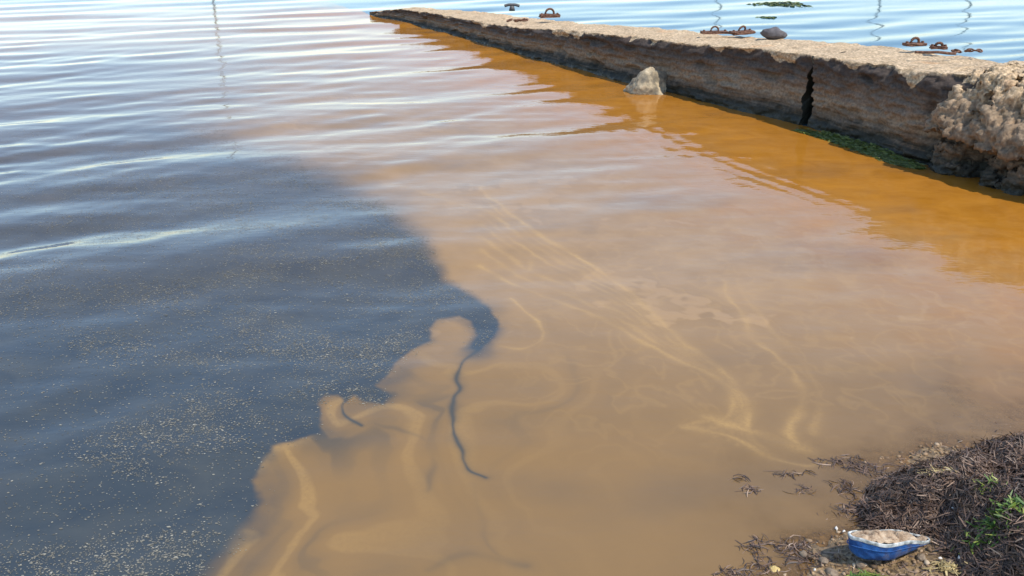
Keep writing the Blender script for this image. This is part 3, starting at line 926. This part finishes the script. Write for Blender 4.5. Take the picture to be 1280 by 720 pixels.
# ------------------------------------------------------------------ mound of dead seagrass
def sample_poly(poly, n, seed, grow=0.0):
    r = np.random.default_rng(seed); lo, hi = poly.min(0) - 0.1, poly.max(0) + 0.1
    out = []
    while sum(map(len, out)) < n:
        Q = r.uniform(lo, hi, (n * 2, 2))
        out.append(Q[sdist(Q, poly) < grow])
    return np.vstack(out)[:n]

vis = unl([(1040, 740), (1060, 560), (1330, 470), (1420, 740)], 0.0)
Q = sample_poly(mound_poly, 80000, 71, 0.012)
Q = Q[(Q[:, 0] < 2.5)][:52000]
z = surf_z(Q[:, 0], Q[:, 1])
nr = surf_normals(Q[:, 0], Q[:, 1], surf_z)
tn = np.clip(rng.beta(1.5, 2.0, len(Q)) * 0.85 + 0.16 * fbm(Q[:, 0] * 6, Q[:, 1] * 6, 0.4, 2) + 0.03, 0, 1)
pos = np.stack([Q[:, 0], Q[:, 1], z], -1) + nr * rng.uniform(0, 0.014, len(Q))[:, None]
mound = link('seagrass_heap', strands('seagrass_heap', pos, nr, 0.072, 0.0046, 0.10, 3, 0.24, tn), M_weed)
tag(mound, 'heap of dark brown dead seagrass strands washed onto the beach', 'seagrass', kind='stuff')

# thin litter of strands on the wet beach around it
r2 = np.random.default_rng(9)
Q = r2.uniform((0.5, 1.5), (2.5, 3.2), (16000, 2))
land = (shore_y(Q[:, 0]) - Q[:, 1]) * 0.75
keep = (land > -0.10) & (r2.uniform(size=len(Q)) < 0.35 + 0.5 * sstep(-0.1, 0.5, fbm(Q[:, 0] * 5, Q[:, 1] * 5, 3.0, 2))) & (sdist(Q, mound_poly) > -0.02)
Q = Q[keep]
z = np.maximum(surf_z(Q[:, 0], Q[:, 1]), wave_z(Q[:, 0], Q[:, 1]) - 0.004) + 0.003
nr = surf_normals(Q[:, 0], Q[:, 1], ground_z)
tn = np.clip(r2.beta(1.3, 1.5, len(Q)), 0, 1)
lit = link('strand_litter', strands('strand_litter', np.stack([Q[:, 0], Q[:, 1], z], -1), nr, 0.034, 0.0034, 0.05, 5, 0.12, tn), M_weed)
tag(lit, 'scattered brown strands littering the wet beach around blue shoe', 'seagrass', kind='stuff')

# ------------------------------------------------------------------ gravel
def gravel(name, n, seed, lo, hi, s0, s1, cond):
    r = np.random.default_rng(seed)
    bm = bmesh.new(); bmesh.ops.create_icosphere(bm, subdivisions=1, radius=1)
    bco = np.array([v.co[:] for v in bm.verts]); bf = np.array([[v.index for v in f.verts] for f in bm.faces]); bm.free()
    Q = r.uniform(lo, hi, (n * 3, 2)); Q = Q[cond(Q)][:n]; n = len(Q)
    s = r.uniform(0, 1, n) ** 2.2 * (s1 - s0) + s0
    sc3 = s[:, None] * r.uniform(0.6, 1.2, (n, 3)) * np.array([1, 1, 0.65])
    az = r.uniform(0, 6.28, n)
    V = bco[None] * (1 + 0.22 * r.normal(size=(n, len(bco), 1))).clip(0.6, 1.4) * sc3[:, None, :]
    c, s_ = np.cos(az)[:, None], np.sin(az)[:, None]
    V = np.stack([V[..., 0] * c - V[..., 1] * s_, V[..., 0] * s_ + V[..., 1] * c, V[..., 2]], -1)
    zz = surf_z(Q[:, 0], Q[:, 1])
    V += np.stack([Q[:, 0], Q[:, 1], zz + s * 0.2], -1)[:, None, :]
    F = bf[None] + (np.arange(n) * len(bco))[:, None, None]
    tint = r.beta(1.5, 1.8, n)
    return link(name, make_mesh(name, V.reshape(-1, 3), F.reshape(-1, 3), {'tint': np.repeat(tint, len(bco))}), M_pebble)
g = gravel('gravel', 3600, 14, (0.45, 1.4), (2.3, 3.2), 0.0022, 0.011,
           lambda Q: ((shore_y(Q[:, 0]) - Q[:, 1]) * 0.75 > -0.13) & ((sdist(Q, mound_poly) > -0.01) | (np.random.default_rng(2).uniform(size=len(Q)) < 0.10)))
tag(g, 'fine brown gravel and shell grit on the wet beach', 'gravel', kind='stuff')

# single pale stones and shells one can pick out
shell_me = []
for k in range(3):
    r = np.random.default_rng(50 + k)
    th, ph = np.linspace(-1.0, 1.0, 11), np.linspace(0, 1, 7)
    TH, PH = np.meshgrid(th, ph, indexing='ij')
    rad = PH * (1 + 0.06 * np.cos(TH * 14)) * 0.012
    x_, y_ = rad * np.sin(TH), rad * np.cos(TH) - 0.005
    z_ = 0.006 * (1 - (2 * PH - 1) ** 2) * np.cos(TH * 1.1) + 0.0012 * np.cos(TH * 22) * PH
    Vt = np.stack([x_, y_, z_], -1).reshape(-1, 3); F = grid_faces(11, 7)
    Vb = Vt - np.array([0, 0, 0.0014])
    shell_me.append(mesh_any('shell', np.vstack([Vt, Vb]), np.vstack([F, F[:, ::-1] + len(Vt)])))
shells_px = [(1201, 692, 1.15), (1191, 648, 1.1), (1206, 642, 1.0), (1227, 634, 0.9), (1177, 690, 0.7), (1212, 628, 0.6), (1046, 655, 0.8), (1056, 661, 0.7), (1250, 606, 0.6), (1210, 575, .6)]
for i, (px, py, s) in enumerate(shells_px):
    x, y = un(px, py, 0.06 if px > 1080 else 0.02)
    o = link('shell', shell_me[i % 3], M_shell, None, (x, y, float(surf_z(np.array([x]), np.array([y]))[0]) + 0.010),
             (random.uniform(-0.5, 0.5), random.uniform(-0.5, 0.5), random.uniform(0, 6)))
    o.scale = (s, s, s)
    on_heap = bool(sdist(np.array([[x, y]]), mound_poly)[0] < 0)
    tag(o, 'small white shell lying on the dark seagrass heap' if on_heap else 'small white shell on the bare wet beach beside blue shoe', 'shell',
        'white shells on the seagrass heap' if on_heap else 'white shells on the bare beach')

stones = [(968, 708, 0.019, 'straw'), (1075, 708, 0.016, 0), (1122, 697, 0.014, 0), (1150, 705, 0.017, 0), (1030, 700, 0.015, 0), (1098, 690, 0.011, 0), (1005, 690, 0.014, 0), (1185, 712, 0.018, 0), (1215, 708, 0.014, 0), (1040, 716, 0.018, 0)]
peb_me = [rock_mesh('beach_pebble', (1, 0.8, 0.6), 80 + k, 3, 0.14, 3) for k in range(4)]
M_peb = mat_simple('brown_pebble', [(0.3, (0.13, 0.09, 0.06)), (0.6, (0.27, 0.20, 0.13))], 1.2, 0.7, 0.3, 0.05)
M_ypeb = mat_simple('yellow_pebble', [(0.3, (0.42, 0.28, 0.08)), (0.6, (0.62, 0.46, 0.18))], 1.2, 0.6, 0.3, 0.05)
for i, (px, py, s, c) in enumerate(stones):
    x, y = un(px, py, 0.01)
    me = peb_me[i % 4].copy() if c else peb_me[i % 4]
    o = link('beach_pebble', me, M_ypeb if c else M_peb, None, (x, y, float(surf_z(np.array([x]), np.array([y]))[0]) + s * 0.25), (0, 0, i * 1.3))
    o.scale = (s, s, s)
    tag(o, 'yellowish pebble at the shallow edge of the murky water' if c else 'small brown pebble on the wet ground around blue shoe', 'pebble', None if c else 'brown pebbles around the blue shoe')

# ------------------------------------------------------------------ clumps of weed awash in the shallows
def clump(px, py, n, rx, ry, L, seed, mat, name, label, cat, group=None, z0=0.003, lift=0.12, width=0.0035, tb=0.0, up=0.0, afloat=True):
    x, y = un(px, py, 0.0 if afloat else 0.05)
    r = np.random.default_rng(seed)
    ra, ta = np.sqrt(r.uniform(0, 1, n)) ** 1.4, r.uniform(0, 2 * math.pi, n)
    q = np.stack([ra * np.cos(ta), ra * np.sin(ta)], -1) * np.array([rx, ry]) * (1.0 + 0.25 * np.sin(3 * ta + seed))[:, None] * 0.8
    wx_, wy_ = x + q[:, 0], y + q[:, 1]
    base = np.maximum(wave_z(wx_, wy_) - 0.001, surf_z(wx_, wy_)) if afloat else surf_z(wx_, wy_)
    b0 = float(base.mean())
    hump = up * np.exp(-(q[:, 0] / rx) ** 2 * 2 - (q[:, 1] / ry) ** 2 * 2)
    pos = np.stack([q[:, 0], q[:, 1], base - b0 + z0 + r.uniform(0, 0.006, n) + hump * r.uniform(0, 1, n)], -1)
    nr = np.tile(np.array([0, 0, 1.0]), (n, 1))
    t_ = np.clip(r.beta(1.3, 2.2, n) + tb, 0, 1)
    o = link(name, strands(name, pos, nr, L, width, 0.10, seed + 1, lift, t_), mat, None, (x, y, b0))
    return tag(o, label, cat, group)

for i, (px, py, n, rx, ry) in enumerate([(1050, 578, 60, 0.12, 0.05), (1085, 586, 70, 0.09, 0.05), (1058, 612, 50, 0.06, 0.06), (988, 592, 26, 0.09, 0.025),
                                         (940, 612, 22, 0.05, 0.03), (925, 598, 12, 0.04, 0.02), (1000, 615, 16, 0.06, 0.03), (945, 684, 40, 0.06, 0.05),
                                         (985, 682, 60, 0.08, 0.05), (1010, 700, 60, 0.10, 0.05), (950, 708, 50, 0.08, 0.05), (915, 716, 40, 0.06, 0.03),
                                         (1062, 640, 50, 0.05, 0.05)]):
    clump(px, py, n, rx, ry, 0.05, 300 + i, M_weed, 'seagrass_clump',
          'dark seagrass clump awash at the foot of the seagrass heap' if px > 1040 else
          'thin dark seagrass wisp adrift in murky water off the heap' if py < 640 else
          'loose seagrass clump at the shallow edge beside the yellowish pebble', 'seagrass', 'seagrass clumps awash in the shallows', 0.001, 0.06)

clump(1238, 690, 170, 0.11, 0.07, 0.05, 401, M_green, 'green_weed', 'largest bright green weed tuft at lower edge of seagrass heap', 'weed', None, 0.006, 0.5, 0.007, 0.1, 0.03, False)
clump(1228, 652, 60, 0.07, 0.03, 0.04, 402, M_green, 'green_weed', 'sparse yellow green weed on the seagrass heap', 'weed', None, 0.006, 0.4, 0.005, 0.3, 0.012, False)
clump(1085, 714, 70, 0.06, 0.03, 0.035, 403, M_green, 'green_weed', 'small green weed patch on wet ground below blue shoe', 'weed', None, 0.004, 0.3, 0.005, 0.1, 0.01, False)
clump(1168, 617, 40, 0.07, 0.02, 0.06, 404, M_straw, 'straw_wisp', 'pale straw wisp caught on top of seagrass heap', 'straw', None, 0.008, 0.15, 0.005, 0.1, 0.012, False)
clump(1190, 704, 60, 0.08, 0.03, 0.035, 405, M_straw, 'straw_wisp', 'yellowish straw litter beside the bright green weed tuft', 'straw', None, 0.005, 0.2, 0.006, 0.0, 0.006, False)

# ------------------------------------------------------------------ green algae fringe along the jetty foot
ln = smooth_line(unl([(996, 164), (1030, 172), (1060, 181), (1090, 191), (1120, 203), (1150, 211)]), 14)
r3 = np.random.default_rng(33)
idx = r3.uniform(0, len(ln) - 1.001, 5200); i0 = idx.astype(int); fr_ = (idx - i0)[:, None]
c_ = ln[i0] * (1 - fr_) + ln[i0 + 1] * fr_
u_ = idx / len(ln)
wid_ = 0.055 * np.sin(np.pi * np.clip(u_, 0.03, 0.97)) ** 0.6 + 0.01
off = r3.normal(0, 0.5, len(c_)) * wid_
q = c_ + np.stack([-0.93 * off, -0.35 * off], -1)
zz = wave_z(q[:, 0], q[:, 1]) + r3.uniform(0, 0.010, len(q)) + 0.03 * sstep(0.0, -0.06, off) 
nr = np.tile(np.array([-0.25, -0.1, 0.96]), (len(q), 1)); nr /= np.linalg.norm(nr, axis=1)[:, None]
alg = link('algae_fringe', strands('algae_fringe', np.stack([q[:, 0], q[:, 1], zz], -1), nr, 0.06, 0.009, 0.08, 41, 0.12, np.clip(r3.beta(1.5, 2.2, len(q)), 0, 1), 3, -1.2, 0.6), M_algae)
tag(alg, 'fringe of green algae along waterline of the inner jetty slab', 'algae', kind='stuff')

# ------------------------------------------------------------------ strand patches added in place of a boat's reflection behind the jetty
def floating(px, py, rx, ry, n, seed, label):
    return clump(px, py, n, rx, ry, 0.13, seed, M_algae, 'reflection_patch', label, 'weed', None, 0.004, 0.04, 0.03, 0.0, 0.0)
floating(978, 6, 0.62, 0.50, 260, 501, 'larger dark green strand raft standing in for boat reflection behind jetty')
floating(958, 22, 0.16, 0.12, 40, 502, 'tiny dark strand scrap standing in for boat reflection behind jetty')

# ------------------------------------------------------------------ scum flakes on the dark water
def scum():
    r = np.random.default_rng(77)
    n0 = 900000
    # even cover in plan, denser drifts picked by noise
    Q = r.uniform((-4.2, 1.5), (0.15, 7.2), (n0, 2))
    dd_ = sdist(Q + 0.02 * np.stack([fbm(Q[:, 0] * 9, Q[:, 1] * 9, 1.0, 2), fbm(Q[:, 0] * 9, Q[:, 1] * 9, 5.0, 2)], -1), unl(DARK_PX))
    dens = fbm(Q[:, 0] * 1.1 + 0.6 * Q[:, 1], Q[:, 1] * 1.9, 5.0, 3)
    p = 0.16 + 0.84 * sstep(-0.25, 0.5, dens)
    p *= sstep(0.06, -0.10, dd_) * (0.35 + 0.65 * sstep(-2.6, -1.0, Q[:, 0] + 0.15 * (Q[:, 1] - 3)))
    p *= 0.35 + 0.65 * sstep(7.0, 5.2, Q[:, 1])
    clumpn = perlin(Q[:, 0] * 16, Q[:, 1] * 16, 2.0)
    p *= 0.40 + 0.60 * sstep(-0.2, 0.4, clumpn)
    Q = Q[r.uniform(size=n0) < p][:190000]
    n = len(Q)
    s = 0.0010 + 0.0032 * r.beta(0.9, 3.6, n)
    k = 5
    th = np.linspace(0, 2 * math.pi, k, endpoint=False)[None, :] + r.uniform(0, 6.28, (n, 1))
    rad = s[:, None] * r.uniform(0.6, 1.25, (n, k))
    el = r.uniform(1.0, 1.9, (n, 1))
    xx = Q[:, :1] + rad * np.cos(th) * el; yy = Q[:, 1:] + rad * np.sin(th)
    zz = wave_z(Q[:, 0], Q[:, 1])[:, None] + 0.0015 + 0 * xx
    F = np.arange(n * k).reshape(n, k)
    return make_mesh('floating_scum', np.stack([xx, yy, zz], -1).reshape(-1, 3), F, {'tint': np.repeat(r.beta(1.4, 1.8, n), k)}, False)
sc_o = link('floating_scum', scum(), M_scum)
tag(sc_o, 'pale specks of scum drifting on the dark blue water', 'scum', kind='stuff')

# ------------------------------------------------------------------ blue shoe
def shoe():
    lx, ly = un(1064, 690, 0.0); rx_, ry_ = un(1156, 681, 0.0)
    cx, cy = (lx + rx_) / 2 - 0.032, (ly + ry_) / 2 - 0.070
    ang = math.atan2(ry_ - ly, rx_ - lx)
    gz = float(ground_z(np.array([cx]), np.array([cy]))[0])
    e = empty('canvas_shoe', (cx, cy, gz), (0, 0, ang))
    tag(e, 'battered blue canvas shoe with white rim, caked with pale sand', 'shoe')
    n = 64
    th = np.linspace(0, 2 * math.pi, n, endpoint=False)
    hl = 0.118
    X = hl * np.sign(np.cos(th)) * np.abs(np.cos(th)) ** 0.82
    u = X / hl                                          # -1 left (toe) .. 1 right (heel)
    half = 0.040 + 0.006 * np.cos(u * 3.0) - 0.006 * u - 0.004 * np.exp(-((u - 0.15) / 0.3) ** 2)
    Yv = half * np.sign(np.sin(th)) * np.abs(np.sin(th)) ** 0.8
    rim = 0.066 - 0.018 * (u + 1) * 0.5 + 0.004 * np.sin(u * 5)          # rim height, lower towards the right
    low = 0.000 + 0.026 * sstep(-0.2, 1.0, u)                            # underside lifts at the right
    prof = [(1.00, 1.0), (1.01, 0.85), (1.00, 0.62), (0.965, 0.40), (0.90, 0.20), (0.80, 0.07), (0.6, 0.0), (0.3, -0.02)]
    V = []
    for s, h in prof:
        zc = low + (rim - low) * max(h, 0) + min(h, 0) * 0.02
        wr_ = 0.0022 * np.sin(u * 21 + h * 9) * (1 - abs(h - 0.5)) + 0.0018 * perlin(u * 6 + 3, np.sin(th) * 3 + h * 5)
        V.append(np.stack([X * s * (1 - 0.02 * (1 - h)) + wr_ * np.cos(th), Yv * s + wr_ * np.sin(th) + 0.006 * (1 - h), zc], -1))
    V = np.vstack(V); F = grid_faces(len(prof), n, True)
    bot = len(V); V = np.vstack([V, [[0, 0, 0.004]]])
    k = np.arange(n); b0 = (len(prof) - 1) * n
    F = np.vstack([F, np.stack([b0 + k, np.full(n, bot), b0 + (k + 1) % n, b0 + (k + 1) % n], -1)])
    up_ = link('canvas_upper', mesh_any('canvas_upper', V, F), M_blue, e)
    sd = up_.modifiers.new('sub', 'SUBSURF'); sd.levels = 1; sd.render_levels = 2
    # stitched seam along the side
    path = np.stack([X * 1.012, Yv * 1.03 + 0.002, low + (rim - low) * 0.66], -1)
    Vs, Fs = tube(path, 0.0016, 6, True)
    link('seam', mesh_any('seam', Vs, Fs), M_blue, up_)
    # white rim band
    ring = []
    for s, dz in ((1.0, -0.007), (1.022, -0.006), (1.030, 0.0), (1.018, 0.004), (0.975, 0.004), (0.955, 0.0)):
        wob = 0.0016 * perlin(u * 5 + 1, np.sin(th) * 4)
        ring.append(np.stack([X * s, Yv * s, rim + dz + wob], -1))
    Vr = np.vstack(ring); Fr = grid_faces(len(ring), n, True)
    rim_o = link('rubber_rim', mesh_any('rubber_rim', Vr, Fr), M_white, e)
    sd = rim_o.modifiers.new('sub', 'SUBSURF'); sd.levels = 1; sd.render_levels = 2
    # lumpy sand inside
    rr_ = np.linspace(0, 1, 16)
    Vd = []
    for q in rr_:
        x_, y_ = X * 0.955 * q, Yv * 0.955 * q
        z_ = np.interp(x_ / hl, [-1, 1], [0.066, 0.048]) + 0.002 + 0.020 * (1 - q ** 2) * (0.6 + 0.8 * perlin(x_ * 34 + 2, y_ * 34, 1.0)) + 0.004 * fbm(x_ * 90, y_ * 90, 2.0, 3)
        gap = np.exp(-(((x_ - 0.012) + 0.6 * y_) / 0.007) ** 2) * 0.016 + np.exp(-((x_ - 0.085) / 0.014) ** 2) * 0.012
        Vd.append(np.stack([x_, y_, z_ - gap], -1))
    Fd = grid_faces(16, n, True)[:, ::-1]
    link('sand_fill', mesh_any('sand_fill', np.vstack(Vd), Fd), M_sand, e)
    e.rotation_euler = (R(-15), R(2), ang)
    e.location.z = gz + 0.006
    return e
shoe()

# ------------------------------------------------------------------ sailing boats moored farther out (seen only by their reflections)
def sail_boat(px, dist, mast_h, label, rz):
    dx = (px - 640) / FPX / math.cos(PITCH) * 0.93
    loc = (dx * dist, dist, 0)
    e = empty('sailing_boat', loc, (0, 0, rz))
    tag(e, label, 'boat', 'sailing boats moored beyond the jetty')
    n = 15; secs = []
    for i in range(n):
        u = i / (n - 1); x = (u - 0.5) * 7.5
        b = 1.15 * math.sin(math.pi * min(u * 0.62 + 0.36, 1.0)) ** 0.9 if u < 0.999 else 0.02
        b = max(b, 0.03); sh = 0.85 + 0.35 * (u - 0.3) ** 2
        for yv, zv in ((-1, sh), (-0.93, 0.35), (-0.6, -0.1), (0, -0.35), (0.6, -0.1), (0.93, 0.35), (1, sh)):
            secs.append((x, yv * b, zv))
    V = np.array(secs); F = grid_faces(n, 7)
    F = np.vstack([F, [[i * 7, i * 7 + 6, (i + 1) * 7 + 6, (i + 1) * 7] for i in range(n - 1)], [[0, 2, 4, 6]], [[0, 1, 2, 2]], [[4, 5, 6, 6]], [[2, 3, 4, 4]]])
    link('hull', mesh_any('hull', V, F), M_hull, e)
    bm = bmesh.new(); bmesh.ops.create_cube(bm, size=1)
    for v in bm.verts:
        v.co.x *= 2.6 * (0.8 if v.co.z > 0 else 1); v.co.y *= 1.25 * (0.8 if v.co.z > 0 else 1); v.co.z *= 0.5
    bmesh.ops.bevel(bm, geom=bm.edges[:], offset=0.08, segments=2)
    link('cabin', bm_mesh('cabin', bm, False), M_hull, e, (0.5, 0, 1.1))
    V, F = tube(np.array([(0.7, 0, 0.8), (0.72, 0, mast_h * 0.5), (0.75, 0, mast_h)]), [0.065, 0.06, 0.04], 8)
    link('mast', mesh_any('mast', V, F), M_spar, e)
    V, F = tube(np.array([(0.65, 0, 1.9), (-1.0, 0, 1.95), (-2.6, 0, 2.0)]), 0.06, 8)
    link('boom', mesh_any('boom', V, F), M_spar, e)
    V, F = tube(np.array([(0.72, -0.8, mast_h * 0.55), (0.72, 0.8, mast_h * 0.55)]), 0.03, 6)
    link('spreader', mesh_any('spreader', V, F), M_spar, e)
    return e
for px, dist, mh, rz, lb in ((1252, 54, 9.6, 0.3, 'white sailing boat with grey mast mirrored beside the shore end of jetty'),
                             (1165, 60, 9.2, -0.4, 'white sailing boat with thin grey mast mirrored beyond the bent bar'),
                             (1068, 56, 9.0, 0.8, 'white sailing boat with grey mast mirrored beyond the jetty crack'),
                             (872, 62, 8.6, 0.1, 'white sailing boat with grey mast mirrored beyond the long plate'),
                             (278, 58, 10.2, 1.1, 'white sailing boat with grey mast mirrored on the left open water')):
    sail_boat(px, dist, mh, lb, rz)
